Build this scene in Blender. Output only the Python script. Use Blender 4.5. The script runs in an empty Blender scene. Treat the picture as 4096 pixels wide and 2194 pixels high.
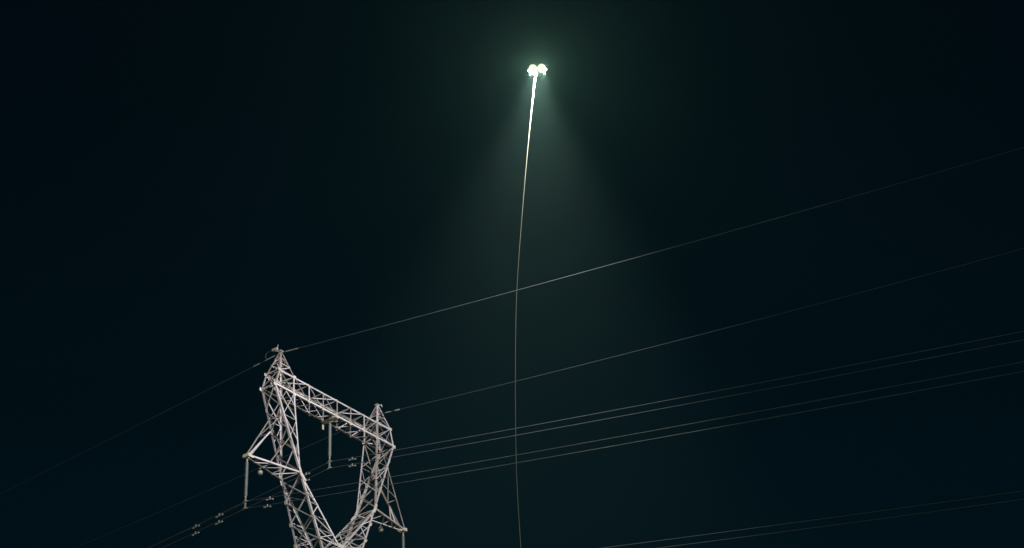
import bpy, bmesh, math, random
from mathutils import Vector, Matrix, Euler

random.seed(7)
scene = bpy.context.scene
COL = scene.collection
R = math.radians

# ------------------------------------------------------------------ camera
ZT = 43.53                       # height of the bridge's top chords above ground
CAM = Vector((59.4045, 52.1785, 1.65))
YAW, PITCH, ROLL, FPX = -2.5515, 0.5633, -0.0575, 6500.0
fw_h = Vector((math.cos(YAW), math.sin(YAW), 0))
rt = Vector((math.sin(YAW), -math.cos(YAW), 0))
FWD = fw_h * math.cos(PITCH) + Vector((0, 0, 1)) * math.sin(PITCH)
upv = -fw_h * math.sin(PITCH) + Vector((0, 0, 1)) * math.cos(PITCH)
RIGHT = rt * math.cos(ROLL) + upv * math.sin(ROLL)
UP = upv * math.cos(ROLL) - rt * math.sin(ROLL)
cd = bpy.data.cameras.new('camera')
cd.sensor_fit = 'HORIZONTAL'
cd.sensor_width = 36.0
cd.lens = 36.0 * FPX / 4096.0
cd.clip_start = 0.1
cd.clip_end = 8000.0
cam = bpy.data.objects.new('camera', cd)
COL.objects.link(cam)
m = Matrix((RIGHT, UP, -FWD)).transposed().to_4x4()
m.translation = CAM
cam.matrix_world = m
scene.camera = cam

# ------------------------------------------------------------------ night sky
SUN_AZ, SUN_EL = math.atan2(0.60, 0.80), R(7)
w = bpy.data.worlds.new('World')
scene.world = w
w.use_nodes = True
nt = w.node_tree
nt.nodes.clear()
sky = nt.nodes.new('ShaderNodeTexSky')
sky.sky_type = 'NISHITA'
sky.sun_disc = False
sky.sun_elevation = SUN_EL
sky.sun_rotation = R(90) - SUN_AZ
tint = nt.nodes.new('ShaderNodeMixRGB')
tint.blend_type = 'MULTIPLY'
tint.inputs[0].default_value = 1.0
tint.inputs[2].default_value = (0.05, 1.06, 1.32, 1)
bg = nt.nodes.new('ShaderNodeBackground')
bg.inputs['Strength'].default_value = 0.0021
wo = nt.nodes.new('ShaderNodeOutputWorld')
nt.links.new(sky.outputs[0], tint.inputs[1])
nt.links.new(tint.outputs[0], bg.inputs['Color'])
nt.links.new(bg.outputs[0], wo.inputs['Surface'])

# ------------------------------------------------------------------ faint fill from the camera side, added to lift unlit steel (the one sun lamp)
sd = bpy.data.lights.new('fill_sun', 'SUN')
sd.energy = 0.16
sd.angle = R(0.5)
sd.color = (1.0, 0.96, 0.98)
sun = bpy.data.objects.new('fill_sun', sd)
COL.objects.link(sun)
sdir = Vector((math.cos(SUN_AZ) * math.cos(SUN_EL), math.sin(SUN_AZ) * math.cos(SUN_EL), math.sin(SUN_EL)))
sun.rotation_euler = sdir.to_track_quat('Z', 'Y').to_euler()
sun.location = sdir * 200

vs = scene.view_settings
vs.view_transform = 'Standard'
vs.look = 'None'
vs.exposure = 0.0
vs.gamma = 1.0
vs.use_curve_mapping = False
scene.render.engine = 'CYCLES'
scene.cycles.use_denoising = True
scene.cycles.max_bounces = 5
scene.cycles.volume_bounces = 0
scene.cycles.diffuse_bounces = 3
scene.cycles.sample_clamp_indirect = 2.0
scene.render.filter_size = 2.3

# drone and haze settings
DRONE_DEPTH = 71.0
FLOOD_W = 18500.0
BEAM_W = 76000.0
POD_W = 1650.0
HAZE = 0.00024


# ------------------------------------------------------------------ helpers
def tag(o, label=None, cat=None, group=None, kind=None):
    if label: o['label'] = label
    if cat: o['category'] = cat
    if group: o['group'] = group
    if kind: o['kind'] = kind
    return o


def link(name, data, parent=None):
    o = bpy.data.objects.new(name, data)
    COL.objects.link(o)
    if parent is not None:
        o.parent = parent
    return o


def empty(name, loc=(0, 0, 0)):
    o = link(name, None)
    o.location = loc
    o.empty_display_size = 0.3
    return o


def mesh_from(bm, name, mat, smooth=False):
    me = bpy.data.meshes.new(name)
    bmesh.ops.recalc_face_normals(bm, faces=bm.faces)
    bm.to_mesh(me)
    bm.free()
    me.materials.append(mat)
    if smooth:
        for p in me.polygons:
            p.use_smooth = True
    return me


def add_box(bm, c, s, mat=None):
    vs_ = []
    for i in (-1, 1):
        for j in (-1, 1):
            for k in (-1, 1):
                v = Vector((i * s[0] / 2, j * s[1] / 2, k * s[2] / 2))
                if mat: v = mat @ v
                vs_.append(bm.verts.new(v + Vector(c)))
    f = [(0, 1, 3, 2), (4, 6, 7, 5), (0, 4, 5, 1), (2, 3, 7, 6), (0, 2, 6, 4), (1, 5, 7, 3)]
    for q in f:
        bm.faces.new([vs_[i] for i in q])


def frame(axis):
    axis = axis.normalized()
    ref = Vector((0, 0, 1)) if abs(axis.z) < 0.9 else Vector((1, 0, 0))
    u = axis.cross(ref).normalized()
    return u, axis.cross(u).normalized()


def add_tube(bm, pts, rad, n=8, caps=True):
    """tube along points; rad a number or a list"""
    pts = [Vector(p) for p in pts]
    rings = []
    u = None
    for i, p in enumerate(pts):
        a = (pts[min(i + 1, len(pts) - 1)] - pts[max(i - 1, 0)]).normalized()
        if u is None:
            u, v = frame(a)
        else:
            u = (u - a * u.dot(a)).normalized()
            v = a.cross(u)
        r = rad[i] if isinstance(rad, (list, tuple)) else rad
        rings.append([bm.verts.new(p + (u * math.cos(t) + v * math.sin(t)) * r)
                      for t in [2 * math.pi * k / n for k in range(n)]])
    for a, b in zip(rings, rings[1:]):
        for k in range(n):
            bm.faces.new((a[k], a[(k + 1) % n], b[(k + 1) % n], b[k]))
    if caps:
        bm.faces.new(rings[0][::-1])
        bm.faces.new(rings[-1])


def add_lathe(bm, prof, n=12, base=(0, 0, 0), axis=(0, 0, 1)):
    """prof: list of (radius, height along axis)"""
    axis = Vector(axis).normalized()
    base = Vector(base)
    u, v = frame(axis)
    rings = []
    for r, h in prof:
        c = base + axis * h
        if r < 1e-5:
            rings.append([bm.verts.new(c)])
        else:
            rings.append([bm.verts.new(c + (u * math.cos(t) + v * math.sin(t)) * r)
                          for t in [2 * math.pi * k / n for k in range(n)]])
    for a, b in zip(rings, rings[1:]):
        if len(a) == 1 and len(b) == 1: continue
        for k in range(n):
            k2 = (k + 1) % n
            if len(a) == 1: bm.faces.new((a[0], b[k], b[k2]))
            elif len(b) == 1: bm.faces.new((a[k], a[k2], b[0]))
            else: bm.faces.new((a[k], a[k2], b[k2], b[k]))
    if len(rings[0]) > 1: bm.faces.new(rings[0][::-1])
    if len(rings[-1]) > 1: bm.faces.new(rings[-1])


# ------------------------------------------------------------------ materials
def new_mat(name):
    mt = bpy.data.materials.new(name)
    mt.use_nodes = True
    return mt, mt.node_tree, mt.node_tree.nodes['Principled BSDF']


def metal_paint(name, cols, rough=0.55, metallic=0.0, scale=6.0, bump=0.0, per_object=True):
    """cols: list of (pos, rgb); colour drifts from piece to piece and along a piece"""
    mt, t, b = new_mat(name)
    co = t.nodes.new('ShaderNodeTexCoord')
    nz = t.nodes.new('ShaderNodeTexNoise')
    nz.inputs['Scale'].default_value = scale
    nz.inputs['Detail'].default_value = 4
    geo = t.nodes.new('ShaderNodeNewGeometry')
    t.links.new(geo.outputs['Position'], nz.inputs['Vector'])
    info = t.nodes.new('ShaderNodeObjectInfo')
    mix = t.nodes.new('ShaderNodeMath'); mix.operation = 'MULTIPLY_ADD'
    mix.inputs[1].default_value = 0.55
    t.links.new(nz.outputs['Fac'], mix.inputs[0])
    if per_object:
        sc = t.nodes.new('ShaderNodeMath'); sc.operation = 'MULTIPLY_ADD'
        sc.inputs[1].default_value = 0.75; sc.inputs[2].default_value = -0.14
        t.links.new(info.outputs['Random'], sc.inputs[0])
        t.links.new(sc.outputs[0], mix.inputs[2])
    else:
        mix.inputs[1].default_value = 1.0
        mix.inputs[2].default_value = 0.0
    ramp = t.nodes.new('ShaderNodeValToRGB')
    e = ramp.color_ramp.elements
    e[0].position, e[0].color = cols[0][0], (*cols[0][1], 1)
    e[1].position, e[1].color = cols[-1][0], (*cols[-1][1], 1)
    for p, c in cols[1:-1]:
        x = e.new(p); x.color = (*c, 1)
    t.links.new(mix.outputs[0], ramp.inputs[0])
    t.links.new(ramp.outputs[0], b.inputs['Base Color'])
    b.inputs['Roughness'].default_value = rough
    b.inputs['Metallic'].default_value = metallic
    if bump:
        bp = t.nodes.new('ShaderNodeBump')
        bp.inputs['Strength'].default_value = bump
        t.links.new(nz.outputs['Fac'], bp.inputs['Height'])
        t.links.new(bp.outputs[0], b.inputs['Normal'])
    return mt


M_STEEL = metal_paint('galvanised_steel', [(0.08, (0.22, 0.17, 0.13)), (0.28, (0.33, 0.31, 0.30)), (0.5, (0.48, 0.45, 0.465)),
                                           (0.72, (0.66, 0.62, 0.67)), (1.0, (0.60, 0.58, 0.47))], rough=0.5, metallic=0.0, scale=1.7, bump=0.05)
M_PLATE = metal_paint('galvanised_plate', [(0.1, (0.48, 0.45, 0.38)), (0.9, (0.64, 0.61, 0.54))], rough=0.5, scale=5)
M_WIRE = metal_paint('aluminium_strand', [(0.2, (0.045, 0.055, 0.066)), (0.8, (0.073, 0.086, 0.104))], rough=0.7, scale=1.2, per_object=False)
M_FIT = metal_paint('fitting_metal', [(0.2, (0.22, 0.21, 0.17)), (0.8, (0.33, 0.31, 0.29))], rough=0.45, scale=9)
M_SHED = metal_paint('silicone_rubber', [(0.2, (0.24, 0.27, 0.26)), (0.8, (0.32, 0.34, 0.34))], rough=0.6, scale=5, per_object=False)
M_TETH = metal_paint('tether_jacket', [(0.2, (0.12, 0.138, 0.13)), (0.8, (0.17, 0.188, 0.18))], rough=0.5, scale=2, per_object=False)
M_DARK = metal_paint('carbon_fibre', [(0.2, (0.03, 0.03, 0.032)), (0.8, (0.06, 0.06, 0.06))], rough=0.4, scale=20, per_object=False)
M_GREY = metal_paint('drone_shell', [(0.2, (0.22, 0.23, 0.22)), (0.8, (0.30, 0.30, 0.29))], rough=0.45, scale=15, per_object=False)
M_SOIL = metal_paint('dry_soil', [(0.2, (0.27, 0.24, 0.19)), (0.5, (0.36, 0.33, 0.27)), (0.8, (0.43, 0.40, 0.33))], rough=0.95, scale=0.35, per_object=False, bump=0.3)
M_CONC = metal_paint('concrete', [(0.2, (0.28, 0.27, 0.25)), (0.8, (0.38, 0.37, 0.34))], rough=0.9, scale=3, per_object=False)


def glow_mat(name, col, strength):
    mt, t, b = new_mat(name)
    b.inputs['Base Color'].default_value = (0.8, 0.8, 0.75, 1)
    b.inputs['Emission Color'].default_value = (*col, 1)
    b.inputs['Emission Strength'].default_value = strength
    return mt


M_LED = glow_mat('led_panel', (1.0, 0.97, 0.68), 1.06)
M_LED.node_tree.nodes['Principled BSDF'].inputs['Base Color'].default_value = (0.0, 0.0, 0.0, 1)
M_LED.node_tree.nodes['Principled BSDF'].inputs['Specular IOR Level'].default_value = 0.0
M_RED = glow_mat('red_marker_lamp', (1.0, 0.18, 0.10), 6.0)

# ------------------------------------------------------------------ ground and haze
bm = bmesh.new()
n, half = 24, 1400.0
g = [[bm.verts.new((-half + 2 * half * i / n, -half + 2 * half * j / n, 0)) for j in range(n + 1)] for i in range(n + 1)]
for i in range(n):
    for j in range(n):
        bm.faces.new((g[i][j], g[i + 1][j], g[i + 1][j + 1], g[i][j + 1]))
ground = link('ground', mesh_from(bm, 'ground', M_SOIL))
tag(ground, 'dry bare ground around the foot of the pylon', 'ground', kind='structure')

bm = bmesh.new()
add_box(bm, (0, 0, 39.5), (3000, 3000, 81))
hm = bpy.data.materials.new('night_haze')
hm.use_nodes = True
hm.node_tree.nodes.clear()
pv = hm.node_tree.nodes.new('ShaderNodeVolumePrincipled')
pv.inputs['Color'].default_value = (0.50, 0.92, 1.0, 1)
pv.inputs['Density'].default_value = HAZE
pv.inputs['Anisotropy'].default_value = 0.8
ho = hm.node_tree.nodes.new('ShaderNodeOutputMaterial')
hm.node_tree.links.new(pv.outputs[0], ho.inputs['Volume'])
haze = link('haze', mesh_from(bm, 'haze', hm))
tag(haze, 'thin greenish night haze lit by the lamp in the sky', 'haze', kind='stuff')

# ------------------------------------------------------------------ the lattice tower
tower = empty('transmission_tower', (0, 0, 0))
tag(tower, 'pale steel lattice pylon with a bridge, two peaks and two side arms', 'pylon')

bm = bmesh.new()
T = 0.13
prof = [(0, 0), (1, 0), (1, T), (T, T), (T, 1), (0, 1)]
lo = [bm.verts.new((x, y, 0)) for x, y in prof]
hi = [bm.verts.new((x, y, 1)) for x, y in prof]
for k in range(6):
    bm.faces.new((lo[k], lo[(k + 1) % 6], hi[(k + 1) % 6], hi[k]))
bm.faces.new((lo[0], lo[3], lo[2], lo[1])); bm.faces.new((lo[0], lo[5], lo[4], lo[3]))
bm.faces.new((hi[0], hi[1], hi[2], hi[3])); bm.faces.new((hi[0], hi[3], hi[4], hi[5]))
ANGLE = mesh_from(bm, 'steel_angle', M_STEEL)
bm = bmesh.new()
add_box(bm, (0, 0, 0), (1, 1, 1))
PLATE = mesh_from(bm, 'steel_plate', M_PLATE)
bars = 0


def angle(name, p, q, d1, d2, leg, jit=True):
    """steel angle from p to q: heel on the line, flanges along d1 and d2"""
    global bars
    p, q = Vector(p), Vector(q)
    if jit:
        e = Vector([random.uniform(-.006, .006) for _ in range(3)])
        p = p + e; q = q + Vector([random.uniform(-.006, .006) for _ in range(3)])
    ax = q - p
    a = ax.normalized()
    d1 = Vector(d1); d1 = (d1 - a * d1.dot(a)).normalized()
    d2 = Vector(d2); d2 = d2 - a * d2.dot(a)
    d2 = (d2 - d1 * d2.dot(d1)).normalized()
    leg *= 0.70 if name.endswith(('leg', 'chord', 'post', 'tie')) else 0.53
    mm = Matrix((d1 * leg, d2 * leg, ax)).transposed().to_4x4()
    mm.translation = p
    o = link(name, ANGLE, tower)
    o.matrix_world = mm
    bars += 1
    return o


def brace(p, q, nrm, leg=0.085, off=0.008, name='diagonal_brace', flip=1):
    """bracing member lying in the face with outward normal nrm"""
    p, q, nrm = Vector(p), Vector(q), Vector(nrm).normalized()
    a = (q - p).normalized()
    inp = nrm.cross(a) * flip
    c = nrm * off - inp * leg * 0.5
    return angle(name, p + c, q + c, inp, -nrm if off >= 0 else nrm, leg)


def gusset(c, nrm, along, sx=0.34, sy=0.28, off=0.012, th=0.014):
    nrm = Vector(nrm).normalized()
    al = Vector(along); al = (al - nrm * al.dot(nrm)).normalized()
    sx, sy = sx * 0.62, sy * 0.62
    mm = Matrix((al * sx, nrm.cross(al) * sy, nrm * th)).transposed().to_4x4()
    mm.translation = Vector(c) + nrm * off
    o = link('gusset_plate', PLATE, tower)
    o.matrix_world = mm
    return o


def lerp(a, b, t):
    return Vector(a) + (Vector(b) - Vector(a)) * t


XI_T, XO_T, XI_B, XO_B = 3.418, 4.591, 3.396, 4.89
DT, DB = 0.483, 0.485
XA, HA = 4.029, 1.445
XK, DK, ZK = 2.984, 0.686, -5.479
XTIP, ZTIP = 6.215, -5.506
XTIE, ZTIE, DTIE = 4.373, -2.528, 0.545
ZC, DC = -8.659, 0.828
Z = lambda z: ZT + z
SL = (XO_B - XK) / (ZK + 1)          # inward run of the outer legs per metre (negative)
XC = XO_B + SL * (ZC + 1) if SL < 0 else XO_B - (XO_B - XK) / (-1 - ZK) * (-1 - ZC)
XC = XO_B - (XO_B - XK) / (-1 - ZK) * (-1 - ZC)


def P(x, y, z):
    return Vector((x, y, Z(z)))


def xpanel(A0, B0, A1, B1, nrm, leg=0.08, leg2=None):
    """X between rails A and B (panel from 0 to 1)"""
    brace(A0, B1, nrm, leg, 0.010)
    brace(B0, A1, nrm, leg2 or leg, -0.016)


for sx in (1, -1):
    X = Vector((sx, 0, 0))
    # ---- peak (pyramid over the top-chord level)
    apex = {}
    base = {}
    for k, (bx, by) in {'on': (XO_T, DT), 'of': (XO_T, -DT), 'in': (XI_T, DT), 'if': (XI_T, -DT)}.items():
        base[k] = P(sx * bx, by, 0)
        apex[k] = P(sx * (XA + (0.055 if k[0] == 'o' else -0.055)), 0.05 if k[1] == 'n' else -0.05, HA)
        angle('peak_leg', base[k], apex[k], (-sx if k[0] == 'o' else sx, 0, 0), (0, -1 if k[1] == 'n' else 1, 0), 0.11)
    faces = [('on', 'in', Vector((0, 1, 0.25))), ('of', 'if', Vector((0, -1, 0.25))),
             ('on', 'of', Vector((sx, 0, 0.3))), ('in', 'if', Vector((-sx, 0, 0.3)))]
    for a, b, nr in faces:
        for t in (0.38, 0.68):
            brace(lerp(base[a], apex[a], t), lerp(base[b], apex[b], t), nr, 0.07, name='horizontal_strut')
        brace(base[a], lerp(base[b], apex[b], 0.38), nr, 0.075)
        brace(lerp(base[b], apex[b], 0.38), lerp(base[a], apex[a], 0.68), nr, 0.07, -0.012)
        brace(base[a], base[b], nr, 0.085, name='horizontal_strut')
    o = link('peak_cap', PLATE, tower)
    o.matrix_world = Matrix.Translation(P(sx * XA, 0, HA + 0.03)) @ Matrix.Diagonal((0.26, 0.22, 0.03, 1))

    # ---- bridge end (between peak base and column head)
    bot = {'on': P(sx * XO_B, DB, -1), 'of': P(sx * XO_B, -DB, -1), 'in': P(sx * XI_B, DB, -1), 'if': P(sx * XI_B, -DB, -1)}
    for k in base:
        ydir = -1 if k[1] == 'n' else 1
        angle('column_post', bot[k], base[k], (-sx if k[0] == 'o' else sx, 0, 0), (0, ydir, 0), 0.125)
    for a, b, nr in [('on', 'in', Vector((0, 1, 0))), ('of', 'if', Vector((0, -1, 0)))]:
        xpanel(base[a], base[b], bot[a], bot[b], nr, 0.075, 0.06)
    brace(base['on'], bot['of'], X, 0.075)
    brace(base['of'], bot['on'], X, 0.06, -0.016)
    brace(bot['on'], bot['of'], X, 0.09, name='horizontal_strut')
    brace(bot['in'], bot['if'], -X, 0.085, name='horizontal_strut')
    brace(base['in'], bot['if'], -X, 0.07)
    brace(bot['on'], bot['if'], Vector((0, 0, -1)), 0.075)
    for k in bot:
        nrm = Vector((0, 1 if k[1] == 'n' else -1, 0))
        gusset(bot[k], nrm, (sx, 0, 0.2), 0.34, 0.30)
        gusset(base[k], nrm, (sx, 0, 0.0), 0.30, 0.24)

    # ---- column legs: bridge head to the K node, and on down to the crotch
    K = {'n': P(sx * XK, DK, ZK), 'f': P(sx * XK, -DK, ZK)}
    outer = lambda s, t: lerp(bot['o' + s], K[s], t)        # t runs past 1 below the K node
    inner = lambda s, t: lerp(bot['i' + s], K[s], t)
    TC = (-1 - ZC) / (-1 - ZK)
    for s, yd in (('n', -1), ('f', 1)):
        angle('outer_leg', outer(s, TC), outer(s, 0), (-sx, 0, 0), (0, yd, 0), 0.15)
        angle('inner_leg', K[s], bot['i' + s], (sx, 0, 0), (0, yd, 0), 0.115)
        crotch = P(0.02 * sx, -yd * DC, ZC)
        angle('fork_leg', crotch, K[s], (sx, 0, 0), (0, yd, 0), 0.135)
        nrm = Vector((0, -yd, 0.05))
        fork = lambda t, s=s, crotch=crotch: lerp(K[s], crotch, t)
        # faces seen square to the line: X panels above the K node
        lv = [0.0, 0.34, 0.60, 0.80]
        for a, b in zip(lv, lv[1:]):
            xpanel(outer(s, a), inner(s, a), outer(s, b), inner(s, b), nrm, 0.075, 0.065)
        brace(outer(s, 0.80), inner(s, 0.92), nrm, 0.06)
        brace(outer(s, 0.34), inner(s, 0.34), nrm, 0.06, name='horizontal_strut')
        # fork face below the K node: zigzag
        fl = [0.10, 0.26, 0.44, 0.64, 0.84, 1.0]
        ol = lambda t, s=s: outer(s, 1 + (TC - 1) * t)
        for i, (a, b) in enumerate(zip(fl, fl[1:])):
            if i % 2 == 0:
                brace(fork(a), ol(b), nrm, 0.07)
            else:
                brace(ol(a), fork(b), nrm, 0.085)
            if i in (1, 2, 3):
                brace(ol(b), fork(b), nrm, 0.06, -0.016, name='horizontal_strut')
        brace(ol(0.84), fork(1.0), nrm, 0.085)
        gusset(K[s] + Vector((0, 0, 0.05)), nrm, lerp(K[s], outer(s, 0), 1) - K[s], 0.95, 0.24)
        gusset(lerp(K[s], crotch, 0.06), nrm, crotch - K[s], 0.7, 0.2, 0.03)
    # outer side face: X panels of equal height
    lv = [0, 0.245, 0.49, 0.735, 0.985]
    nrm = Vector((sx, 0, -0.4))
    for a, b in zip(lv, lv[1:]):
        brace(outer('f', a), outer('n', b), nrm, 0.09, 0.012)
        brace(outer('n', a), outer('f', b), nrm, 0.085, -0.018)
    brace(outer('f', 0.34), outer('n', 0.34), nrm, 0.07, name='horizontal_strut')
    lv = [1.0, 1.24, 1.485, TC]
    for a, b in zip(lv, lv[1:]):
        brace(outer('f', a), outer('n', b), nrm, 0.105, 0.012)
        brace(outer('n', a), outer('f', b), nrm, 0.085, -0.018)
        for s in 'nf':
            gusset(outer(s, b), nrm, outer(s, 2) - outer(s, 0), 0.30, 0.22, 0.016)
    # inner side face of the column
    lv = [0, 0.25, 0.5, 0.75, 0.97]
    nrm = Vector((-sx, 0, 0.1))
    for a, b in zip(lv, lv[1:]):
        brace(inner('f', a), inner('n', b), nrm, 0.075, 0.012)
    # inner side face of the fork
    cn, cf = P(0, DC, ZC), P(0, -DC, ZC)
    FK = lambda s, t: lerp(K[s], cn if s == 'n' else cf, t)
    nrm = Vector((-sx, 0, 0.95))
    lv = [0.02, 0.22, 0.42, 0.62, 0.82, 1.0]
    for i, (a, b) in enumerate(zip(lv, lv[1:])):
        brace(FK('n', a), FK('f', b), nrm, 0.10, 0.012)
        if i % 2:
            brace(FK('f', a), FK('n', b), nrm, 0.065, -0.018)
    brace(K['n'], K['f'], (sx, 0, 0), 0.09, name='horizontal_strut')

    # ---- side arm
    tn, tf = P(sx * XTIP, 0.13, ZTIP), P(sx * XTIP, -0.13, ZTIP)
    tie = {'n': outer('n', 0.341), 'f': outer('f', 0.341)}
    low = {'n': lambda t: lerp(tn, K['n'], t), 'f': lambda t: lerp(tf, K['f'], t)}
    top = {'n': lambda t: lerp(tn + Vector((0, 0, 0.10)), tie['n'], t), 'f': lambda t: lerp(tf + Vector((0, 0, 0.10)), tie['f'], t)}
    for s, yd in (('n', -1), ('f', 1)):
        angle('arm_chord', K[s], low[s](0), (0, yd, 0), (0, 0, 1), 0.12)
        nrm = Vector((0, -yd, 0))
        if sx > 0:
            angle('arm_tie', tie[s] if s == 'f' else outer('f', 0.46), top[s](0), (0, yd, 0), (0, 0, -1), 0.10)
            if s == 'n':
                angle('arm_tie', outer('f', 0.46), top['f'](0) + Vector((-0.2, 0, -0.05)), (0, yd, 0), (0, 0, -1), 0.07)
                brace(outer(s, 0.60), low[s](0.40), nrm, 0.085)
        else:
            angle('arm_tie', tie[s], top[s](0), (0, yd, 0), (0, 0, -1), 0.10)
            if s == 'n':
                brace(top[s](0.48), outer(s, 0.62), nrm, 0.07)
            else:
                brace(top[s](0.42), low['n'](0.50), nrm, 0.09, name='hanger')
                brace(top[s](0.42), low['n'](0.34), nrm, 0.08, name='hanger')
        gusset(lerp(low[s](0), low[s](1), 0.04), nrm, low[s](1) - low[s](0), 0.5, 0.16, 0.016)
    dn = Vector((0, 0, -1))
    for a, b in ((0.22, 0.47), (0.44, 0.71), (0.72, 1.0)):
        brace(low['f'](a), low['n'](b), dn, 0.10, 0.012)
    for a, b in ((0.47, 0.44), (0.71, 0.72), (0.22, 0.22)):
        brace(low['n'](a), low['f'](b), dn, 0.07, -0.016)
    brace(top['n'](1.0), top['f'](0.48), Vector((sx, 0, 0.6)), 0.085)
    brace(top['n'](0.48), top['f'](0.48), Vector((sx, 0, 0.6)), 0.06, name='horizontal_strut')
    o = link('arm_tip_plate', PLATE, tower)
    o.matrix_world = Matrix.Translation(P(sx * (XTIP + 0.03), 0, ZTIP + 0.03)) @ Matrix.Diagonal((0.16, 0.40, 0.17, 1))

    # ---- small round fitting under the far arm chord
    bm = bmesh.new()
    c = low['f'](0.42 if sx > 0 else 0.45) + Vector((0, -0.02, -0.05))
    add_lathe(bm, [(0.04, 0.0), (0.05, -0.10), (0.115, -0.13), (0.14, -0.20), (0.14, -0.30), (0.10, -0.37), (0.0, -0.385)], 14, c)
    link('round_fitting', mesh_from(bm, 'round_fitting', M_FIT, True), tower)

# ---- bridge trusses
N = 6
for y, yd in ((DT, -1), (-DT, 1)):
    nrm = Vector((0, -yd, 0))
    tp = lambda i: P(XI_T - 2 * XI_T * i / N, y, 0)
    bt = lambda i: P(XI_B - 2 * XI_B * i / N, y / DT * DB, -1)
    angle('bridge_chord', P(XO_T, y, 0), P(-XO_T, y, 0), (0, yd, 0), (0, 0, -1), 0.12)
    angle('bridge_chord', P(XO_B, y / DT * DB, -1), P(-XO_B, y / DT * DB, -1), (0, yd, 0), (0, 0, 1), 0.135)
    for i in range(1, N):
        brace(bt(i), tp(i), nrm, 0.085, name='truss_post')
        gusset(bt(i), nrm, (1, 0, 0), 0.26, 0.22, 0.016)
    for i in range(3):
        brace(tp(i), bt(i + 1), nrm, 0.095, -0.016)
        brace(tp(N - i), bt(N - i - 1), nrm, 0.095, -0.016)
NT = lambda i, s: P(XI_T - 2 * XI_T * i / N, s * DT, 0)
NB = lambda i, s: P(XI_B - 2 * XI_B * i / N, s * DB, -1)
for i in range(1, N):
    brace(NT(i, 1), NT(i, -1), (0, 0, 1), 0.075, name='horizontal_strut')
    o = gusset(NT(i, -1), (0, 0, 1), (1, 0, 0), 0.24, 0.2, 0.014)
for i in range(N):
    a, b = (1, -1) if i % 2 else (-1, 1)
    brace(NT(i, a), NT(i + 1, b), (0, 0, 1), 0.07, -0.016)
prev = None
for k in range(8):
    a = 0.18 + 0.72 * k
    brace(NB(a, -1), NB(min(a + 0.5, 6), 1), (0, 0, -1), 0.10, 0.012)
    if prev is not None:
        brace(prev, NB(a, -1), (0, 0, -1), 0.06, -0.016)
    prev = NB(min(a + 0.5, 6), 1)
# hanging bracket for the middle string and the spare plate beside it
o = link('hanger_plate', PLATE, tower)
o.matrix_world = Matrix.Translation(P(0, 0, -1.05)) @ Matrix.Diagonal((0.30, 1.0, 0.06, 1))
o = link('hanger_plate', PLATE, tower)
o.matrix_world = Matrix.Translation(P(0.02, -DB, -1.26)) @ Matrix.Diagonal((0.12, 0.03, 0.42, 1))

# ---- crotch plates and the body below, down to the footings
for s in (1, -1):
    gusset(P(0, s * DC, ZC + 0.05), (0, s, 0), (1, 0, 0), 0.75, 0.36, 0.02)
ZB = -9.9
tb = (-1 - ZB) / (-1 - ZK)
BX, BY = XO_B - (XO_B - XK) * tb, DB + (DK - DB) * tb
corners = [(1, 1), (1, -1), (-1, -1), (-1, 1)]
lev = [ZC, ZB] + [ZB - k for k in (3.4, 7.2, 11.6, 16.6, 22.2, 28.0)] + [-ZT + 0.35]


def body(c, z):
    sx, sy = c
    if z >= ZB - 1e-6:
        t = (-1 - z) / (-1 - ZK)
        return P(sx * (XO_B - (XO_B - XK) * t), sy * (DB + (DK - DB) * t), z)
    t = (ZB - z) / (ZB + ZT)
    return P(sx * (BX + (3.7 - BX) * t), sy * (BY + (3.7 - BY) * t), z)


for c in corners:
    angle('main_leg', body(c, ZB), body(c, ZC), (-c[0], 0, 0), (0, -c[1], 0), 0.16)
    angle('main_leg', body(c, -ZT + 0.25), body(c, ZB), (-c[0], 0, 0), (0, -c[1], 0), 0.18)
    bm = bmesh.new()
    f = body(c, -ZT + 0.3)
    add_box(bm, (f.x, f.y, 0.10), (1.1, 1.1, 0.45))
    add_box(bm, (f.x, f.y, 0.36), (0.7, 0.7, 0.12))
    link('footing', mesh_from(bm, 'footing', M_CONC), tower)
for i in range(4):
    a, b = corners[i], corners[(i + 1) % 4]
    nrm = Vector((a[0] + b[0], a[1] + b[1], 0))
    for z0, z1 in zip(lev, lev[1:]):
        brace(body(a, z0), body(b, z1), nrm, 0.10, 0.012)
        brace(body(b, z0), body(a, z1), nrm, 0.10, -0.02)
    for z0 in (ZC, ZB, lev[3], lev[5]):
        brace(body(a, z0), body(b, z0), nrm, 0.09, name='horizontal_strut')

# ---- cable clamp box beside the left peak
pk = P(XA, 0, HA)
bm = bmesh.new()
add_tube(bm, [pk + Vector((0, -0.05, -0.06)), pk + Vector((0, -0.25, 0.14)), pk + Vector((0.0, -0.42, 0.22))], 0.025, 6)
bk = link('clamp_bracket', mesh_from(bm, 'clamp_bracket', M_STEEL), tower)
bm = bmesh.new()
add_box(bm, pk + Vector((0.0, -0.42, 0.30)), (0.13, 0.34, 0.14))
add_tube(bm, [pk + Vector((0, -0.24, 0.34)), pk + Vector((0, -0.20, 0.52))], 0.014, 6)
link('clamp_box', mesh_from(bm, 'clamp_box', M_FIT), tower)

# ------------------------------------------------------------------ insulator strings
LINS, LW = 2.447, 0.377


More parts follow.
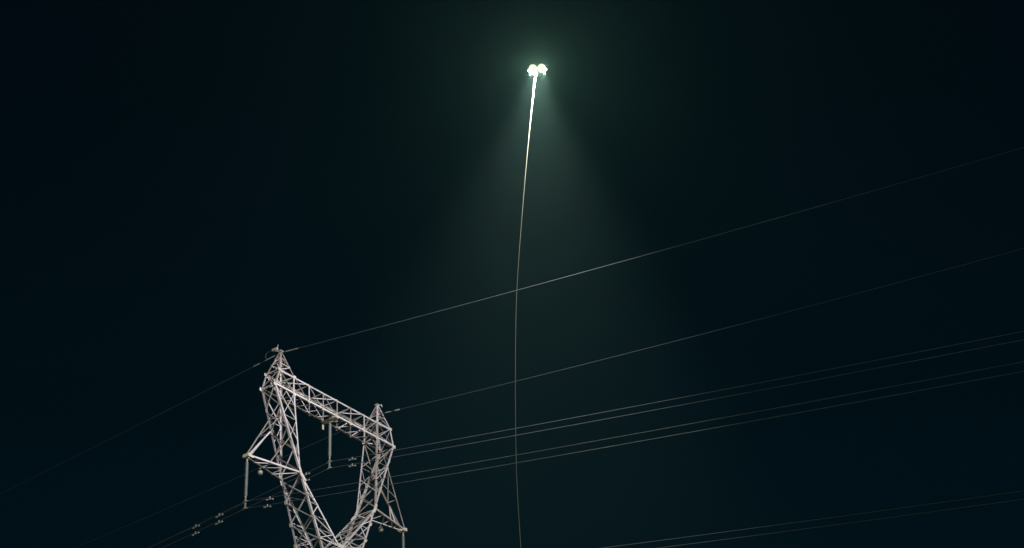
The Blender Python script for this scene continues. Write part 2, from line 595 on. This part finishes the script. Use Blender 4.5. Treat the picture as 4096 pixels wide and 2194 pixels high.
def insulator(top, label, drop):
    """composite string hanging from `top`; the upper wire is `drop` below it, the lower one LW further"""
    t = empty('insulator_string', top)
    tag(t, label, 'insulator', 'rod insulators hanging from the pylon')
    bm = bmesh.new()
    add_tube(bm, [(0, 0, 0.08), (0, 0, -0.16)], 0.022, 8)
    add_box(bm, (0, 0, -0.02), (0.05, 0.11, 0.12))
    add_lathe(bm, [(0.03, -0.12), (0.045, -0.16), (0.045, -0.26), (0.03, -0.28)], 10)
    link('top_shackle', mesh_from(bm, 'top_shackle', M_FIT), t)
    z0, z1 = -0.27, -drop + 0.30
    pr = [(0.022, z0)]
    k = 0
    z = z0 - 0.03
    while z > z1 + 0.03:
        r = 0.098 if k % 2 == 0 else 0.076
        pr += [(0.024, z), (r, z - 0.014), (r, z - 0.020), (0.026, z - 0.026)]
        z -= 0.047
        k += 1
    pr.append((0.022, z1))
    bm = bmesh.new()
    add_lathe(bm, pr, 14)
    link('shed_column', mesh_from(bm, 'shed_column', M_SHED, True), t)
    bm = bmesh.new()
    add_lathe(bm, [(0.03, z1 + 0.02), (0.045, z1), (0.045, z1 - 0.10), (0.03, z1 - 0.12)], 10)
    add_box(bm, (0, 0, (-drop - LW + z1 - 0.1) / 2), (0.02, 0.10, LW + 0.22))
    link('yoke_plate', mesh_from(bm, 'yoke_plate', M_FIT), t)
    for dz in (0, -LW):
        bm = bmesh.new()
        for s in (1, -1):
            add_tube(bm, [(0, 0, -drop + dz + 0.012), (0, s * 0.10, -drop + dz), (0, s * 0.19, -drop + dz - 0.022)], [0.042, 0.036, 0.02], 8)
        add_box(bm, (0, 0, -drop + dz + 0.03), (0.05, 0.12, 0.10))
        link('suspension_clamp', mesh_from(bm, 'suspension_clamp', M_FIT), t)
    return t


TIPL, TIPR, MID = P(XTIP, 0, ZTIP - 0.05), P(-XTIP, 0, ZTIP - 0.05), P(0, 0, -1.10)
insulator(TIPL, 'grey rod insulator hanging from the tip of the left side arm', LINS - 0.03)
insulator(MID, 'greenish grey rod insulator hanging inside the pylon window from the bridge', LINS)
insulator(TIPR, 'grey rod insulator hanging from the tip of the right side arm', LINS - 0.03)


# ------------------------------------------------------------------ wires
def wire_pt(p, y, sr, cr, sl, cl):
    a = abs(y)
    return Vector((p[0], p[1] + y, p[2] - (sr * a - cr * a * a if y > 0 else sl * a - cl * a * a)))


def damper(par, p, d):
    """stockbridge damper: clamp, messenger wire and two weights"""
    d = d.normalized()
    dn = Vector((0, 0, -1)); dn = (dn - d * dn.dot(d)).normalized()
    bm = bmesh.new()
    add_box(bm, p + dn * 0.035, (0.05, 0.06, 0.14))
    c = p + dn * 0.09
    add_tube(bm, [c - d * 0.20 + dn * 0.015, c, c + d * 0.20 + dn * 0.015], 0.010, 6)
    for s in (1, -1):
        b = c + d * s * 0.10 + dn * 0.012
        add_tube(bm, [b, b + d * s * 0.03, b + d * s * 0.12, b + d * s * 0.15], [0.018, 0.038, 0.043, 0.028], 8)
    return link('vibration_damper', mesh_from(bm, 'vibration_damper', M_FIT), par)


def wire(name, p, par, rad, label, cat, group, far=(260, -170), dampers=()):
    ys = []
    y = far[1]
    while y < far[0]:
        ys.append(y)
        y += max(0.25, min(6.0, abs(y) * 0.06 + 0.1))
    ys.append(far[0])
    if 0 not in ys:
        ys = sorted([v for v in ys if abs(v) > 0.1] + [0.0])
    bm = bmesh.new()
    add_tube(bm, [wire_pt(p, v, *par) for v in ys], rad, 8)
    o = link(name, mesh_from(bm, name, M_WIRE, True))
    tag(o, label, cat, group)
    for v in dampers:
        a, b = wire_pt(p, v - 0.1, *par), wire_pt(p, v + 0.1, *par)
        damper(o, (a + b) / 2, b - a)
    return o


WR = 0.0145
GA, GB = 'twin wires running from the pylon', 'earth wires at the pylon peaks'
pl, pm, pr_ = (.172, .0003, .084, .0006), (.174, .0003, .090, .0006), (.174, .0003, .086, .0006)
up_l = TIPL + Vector((0, 0, -LINS + 0.03)); up_m = MID + Vector((0, 0, -LINS)); up_r = TIPR + Vector((0, 0, -LINS + 0.03))
dz = Vector((0, 0, -LW))
wire('conductor_wire', up_l, pl, WR, 'upper of the two wires hung from the left side arm', 'wire', GA, dampers=(1.65, -1.75, -3.35))
wire('conductor_wire', up_l + dz, pl, WR, 'lower of the two wires hung from the left side arm', 'wire', GA, dampers=(1.50, -1.75, -3.35))
wire('conductor_wire', up_m, pm, WR, 'upper of the two wires passing through the pylon window', 'wire', GA, dampers=(1.60, -1.65))
wire('conductor_wire', up_m + dz, pm, WR, 'lower of the two wires passing through the pylon window', 'wire', GA, dampers=(1.60, -1.65))
wire('conductor_wire', up_r, pr_, WR, 'upper of the two wires near the bottom right edge of the view', 'wire', GA, dampers=(1.6, -1.7))
wire('conductor_wire', up_r + dz, pr_, WR, 'lower of the two wires near the bottom right edge of the view', 'wire', GA, dampers=(1.6, -1.7))
# earth wires
g_l, g_r = P(XA, 0, HA - 0.05), P(-XA, 0, HA - 0.58)
pgl, pgr = (.150, .0004, .068, .0003), (.136, .0005, .056, .0006)
gw = wire('earth_wire', g_l, pgl, 0.012, 'single thin wire over the top of the taller left peak', 'wire', GB)
for a, b, r in ((0.30, 0.95, 0.032), (-0.40, -1.15, 0.032), (-1.5, -2.0, 0.036), (0.75, 1.25, 0.036)):
    bm = bmesh.new()
    q0, q1 = wire_pt(g_l, a, *pgl), wire_pt(g_l, b, *pgl)
    add_tube(bm, [q0, lerp(q0, q1, .15), lerp(q0, q1, .85), q1], [r * .5, r, r, r * .5], 8)
    link('grip_sleeve', mesh_from(bm, 'grip_sleeve', M_FIT), gw)
bm = bmesh.new()
e = wire_pt(g_l, -1.0, *pgl)
s0 = pk + Vector((0.0, -0.56, 0.31))
loop = []
for i in range(13):
    t = i / 12
    p_ = (1 - t) ** 3 * s0 + 3 * (1 - t) ** 2 * t * (s0 + Vector((0.02, -0.42, 0.05))) + 3 * (1 - t) * t * t * (e + Vector((0.02, -0.22, 0.42))) + t ** 3 * e
    loop.append(p_)
add_tube(bm, loop, 0.013, 6)
link('jumper_loop', mesh_from(bm, 'jumper_loop', M_WIRE, True), gw)
gv = wire('earth_wire', g_r, pgr, 0.012, 'single thin wire slung just under the tip of the smaller right peak', 'wire', GB)
for a, b, r in ((0.55, 1.0, 0.034), (1.25, 1.62, 0.040), (-0.55, -1.0, 0.034)):
    bm = bmesh.new()
    q0, q1 = wire_pt(g_r, a, *pgr), wire_pt(g_r, b, *pgr)
    add_tube(bm, [q0, lerp(q0, q1, .15), lerp(q0, q1, .85), q1], [r * .5, r, r, r * .5], 8)
    link('grip_sleeve', mesh_from(bm, 'grip_sleeve', M_FIT), gv)
bm = bmesh.new()
pk2 = P(-XA, 0, HA)
add_tube(bm, [pk2 + Vector((0, 0.02, 0.0)), pk2 + Vector((0, 0.30, -0.06)), pk2 + Vector((0, 0.34, -0.20))], 0.028, 6)
add_tube(bm, [pk2 + Vector((0, 0, -0.05)), g_r + Vector((0, 0, 0.02))], 0.022, 6)
add_box(bm, g_r + Vector((0, 0, 0.0)), (0.06, 0.3, 0.09))
link('wire_bracket', mesh_from(bm, 'wire_bracket', M_STEEL), tower)


# ------------------------------------------------------------------ tethered lighting drone
def ray(u, v):
    return FWD + RIGHT * ((u - 2048) / FPX) + UP * (-(v - 1097) / FPX)


D0 = CAM + ray(2149, 276) * DRONE_DEPTH          # centre of the lamps
HDIST = (D0 - CAM).dot(fw_h)
drone = empty('lighting_drone', D0)
tag(drone, 'glaring lighting drone hovering at the top of its tether', 'drone')
LAT = rt.copy()                                    # the drone's broad side faces us
DEP = fw_h.copy()
rotm = Matrix((LAT, DEP, Vector((0, 0, 1)))).transposed().to_4x4()
drone.rotation_euler = rotm.to_euler()
AF = Vector((0, 0.40, -0.32))               # the airframe sits behind and above the lamps
bm = bmesh.new()
add_lathe(bm, [(0.0, 0.62), (0.14, 0.60), (0.22, 0.53), (0.24, 0.45), (0.20, 0.38), (0.0, 0.36)], 16, AF)
add_box(bm, AF + Vector((0, 0, 0.345)), (0.26, 0.20, 0.05))
link('body', mesh_from(bm, 'body', M_GREY, True), drone)
for i in range(4):
    a = math.radians(45 + 90 * i)
    d = Vector((math.cos(a), math.sin(a), 0))
    bm = bmesh.new()
    add_tube(bm, [AF + d * 0.18 + Vector((0, 0, 0.47)), AF + d * 0.38 + Vector((0, 0, 0.50))], [0.022, 0.018], 8)
    arm = link('arm', mesh_from(bm, 'arm', M_DARK), drone)
    bm = bmesh.new()
    add_lathe(bm, [(0.03, 0.46), (0.045, 0.47), (0.045, 0.545), (0.02, 0.56)], 12, AF + d * 0.38)
    link('motor', mesh_from(bm, 'motor', M_GREY), arm)
    bm = bmesh.new()
    for s in (1, -1):
        th = a + 0.6
        b1 = Vector((math.cos(th), math.sin(th), 0)) * s
        b2 = Vector((-math.sin(th), math.cos(th), 0)) * s
        c = AF + d * 0.38 + Vector((0, 0, 0.572))
        lo_ = [c + b1 * r + b2 * wd for r, wd in ((0.02, -0.015), (0.08, -0.030), (0.16, -0.020), (0.20, -0.008))]
        hi_ = [c + b1 * r + b2 * wd + Vector((0, 0, 0.008)) for r, wd in ((0.02, 0.015), (0.08, 0.022), (0.16, 0.014), (0.20, 0.006))]
        th_ = Vector((0, 0, 0.006))
        A = [bm.verts.new(v) for v in lo_]; B = [bm.verts.new(v) for v in hi_]
        A2 = [bm.verts.new(v + th_) for v in lo_]; B2 = [bm.verts.new(v + th_) for v in hi_]
        for k in range(3):
            bm.faces.new((A[k], A[k + 1], B[k + 1], B[k])); bm.faces.new((A2[k], B2[k], B2[k + 1], A2[k + 1]))
            bm.faces.new((A[k], A2[k], A2[k + 1], A[k + 1])); bm.faces.new((B[k], B[k + 1], B2[k + 1], B2[k]))
        bm.faces.new((A[0], B[0], B2[0], A2[0])); bm.faces.new((A[3], A2[3], B2[3], B[3]))
    link('propeller', mesh_from(bm, 'propeller', M_DARK), arm)
for s in (1, -1):
    bm = bmesh.new()
    add_tube(bm, [(s * 0.12, 0.4, 0.0), (s * 0.30, 0.25, -0.08), (s * 0.34, 0.05, -0.15)], 0.009, 8)
    add_tube(bm, [(s * 0.34, -0.12, -0.15), (s * 0.34, 0.22, -0.15)], 0.009, 8)
    leg = link('landing_leg', mesh_from(bm, 'landing_leg', M_DARK), drone)
    bm = bmesh.new()
    add_lathe(bm, [(0.0, -0.045), (0.032, -0.03), (0.045, 0.0), (0.032, 0.03), (0.0, 0.045)], 12, (s * 0.38, -0.12, -0.17))
    link('red_lamp', mesh_from(bm, 'red_lamp', M_RED, True), leg)
for s in (1, -1):
    c = Vector((s * 0.178, -0.02, 0.0))
    ax = Vector((s * 0.25, -0.55, -0.65)).normalized()
    bm = bmesh.new()
    add_lathe(bm, [(0.06, -0.14), (0.15, -0.10), (0.192, -0.02), (0.192, 0.02), (0.185, 0.02), (0.18, -0.01), (0.0, -0.012)], 24, c, ax)
    add_tube(bm, [c - ax * 0.10, Vector((s * 0.10, 0.36, 0.02))], 0.02, 8)
    hs = link('lamp_housing', mesh_from(bm, 'lamp_housing', M_GREY, True), drone)
    bm = bmesh.new()
    add_lathe(bm, [(0.195, 0.022), (0.19, 0.05), (0.15, 0.11), (0.08, 0.145), (0.0, 0.155)], 24, c, ax)
    link('lamp_lens', mesh_from(bm, 'lamp_lens', M_LED, True), hs)
    # flood light aimed at the pylon, and a narrower beam straight down, both from this lamp
    src = c + ax * 0.22 + Vector((0, 0, -0.04))
    aim = Vector((0, 0, Z(-5.0))) - D0
    for nm, watts, size, colr, dirv in (('flood_light', FLOOD_W, 132, (1.0, 0.95, 0.93), aim),
                                        ('down_beam', BEAM_W, 60, (1.0, 0.98, 0.74), Vector((0, 0, -1)) - rt * 0.07)):
        ld = bpy.data.lights.new(nm, 'SPOT')
        ld.energy = watts
        ld.color = colr
        ld.spot_size = R(size)
        ld.spot_blend = 1.0
        ld.shadow_soft_size = 0.05
        lo_ = link(nm, ld, drone)
        lo_.location = src
        lo_.rotation_euler = (rotm.to_3x3().inverted() @ dirv.to_track_quat('-Z', 'Y').to_matrix()).to_euler()
    ld = bpy.data.lights.new('lamp_glare', 'POINT')
    ld.energy = POD_W
    ld.color = (0.82, 1.0, 0.64)
    ld.shadow_soft_size = 0.012
    lo_ = link('lamp_glare', ld, drone)
    lo_.location = c + ax * 0.172

# ------------------------------------------------------------------ tether
TP = [(2143, 300), (2139, 330), (2135, 365), (2126, 445), (2112, 588), (2099, 731), (2086, 890), (2074, 1049), (2065, 1208), (2062, 1367),
      (2061, 1526), (2062, 1685), (2064, 1828), (2070, 1988), (2083, 2194)]
pts = []
for u, v in TP:
    r = ray(u, v)
    pts.append(CAM + r * (HDIST / r.dot(fw_h)))
last, d = pts[-1], (pts[-1] - pts[-2]).normalized()
while last.z > 0.03:
    d = (d + Vector((0, 0, -0.02)) + rt * 0.004).normalized()
    last = last + d * min(1.5, last.z)
    pts.append(last.copy())
pts[-1].z = 0.02
# smooth resampling
dense = []
for i in range(len(pts) - 1):
    p0, p1, p2, p3 = pts[max(i - 1, 0)], pts[i], pts[i + 1], pts[min(i + 2, len(pts) - 1)]
    for k in range(6):
        t = k / 6
        dense.append(0.5 * ((2 * p1) + (p2 - p0) * t + (2 * p0 - 5 * p1 + 4 * p2 - p3) * t * t + (3 * p1 - p0 - 3 * p2 + p3) * t ** 3))
dense.append(pts[-1])
run = [0.0]
for a, b in zip(dense, dense[1:]):
    run.append(run[-1] + (b - a).length)
bm = bmesh.new()
add_tube(bm, dense, [0.0130 + 0.028 * math.exp(-x / 1.6) for x in run], 10, caps=False)  # cable widened towards the drone to imitate the lamp's bloom
teth = link('tether_cable', mesh_from(bm, 'tether_cable', M_TETH, True))
tag(teth, 'thin pale cable hanging from the glaring drone to below the view', 'cable')
bm = bmesh.new()
add_lathe(bm, [(0.03, -0.05), (0.062, -0.03), (0.070, 0.06), (0.05, 0.12), (0.0, 0.13)], 14, dense[0])
link('cable_socket', mesh_from(bm, 'cable_socket', M_TETH, True), teth)
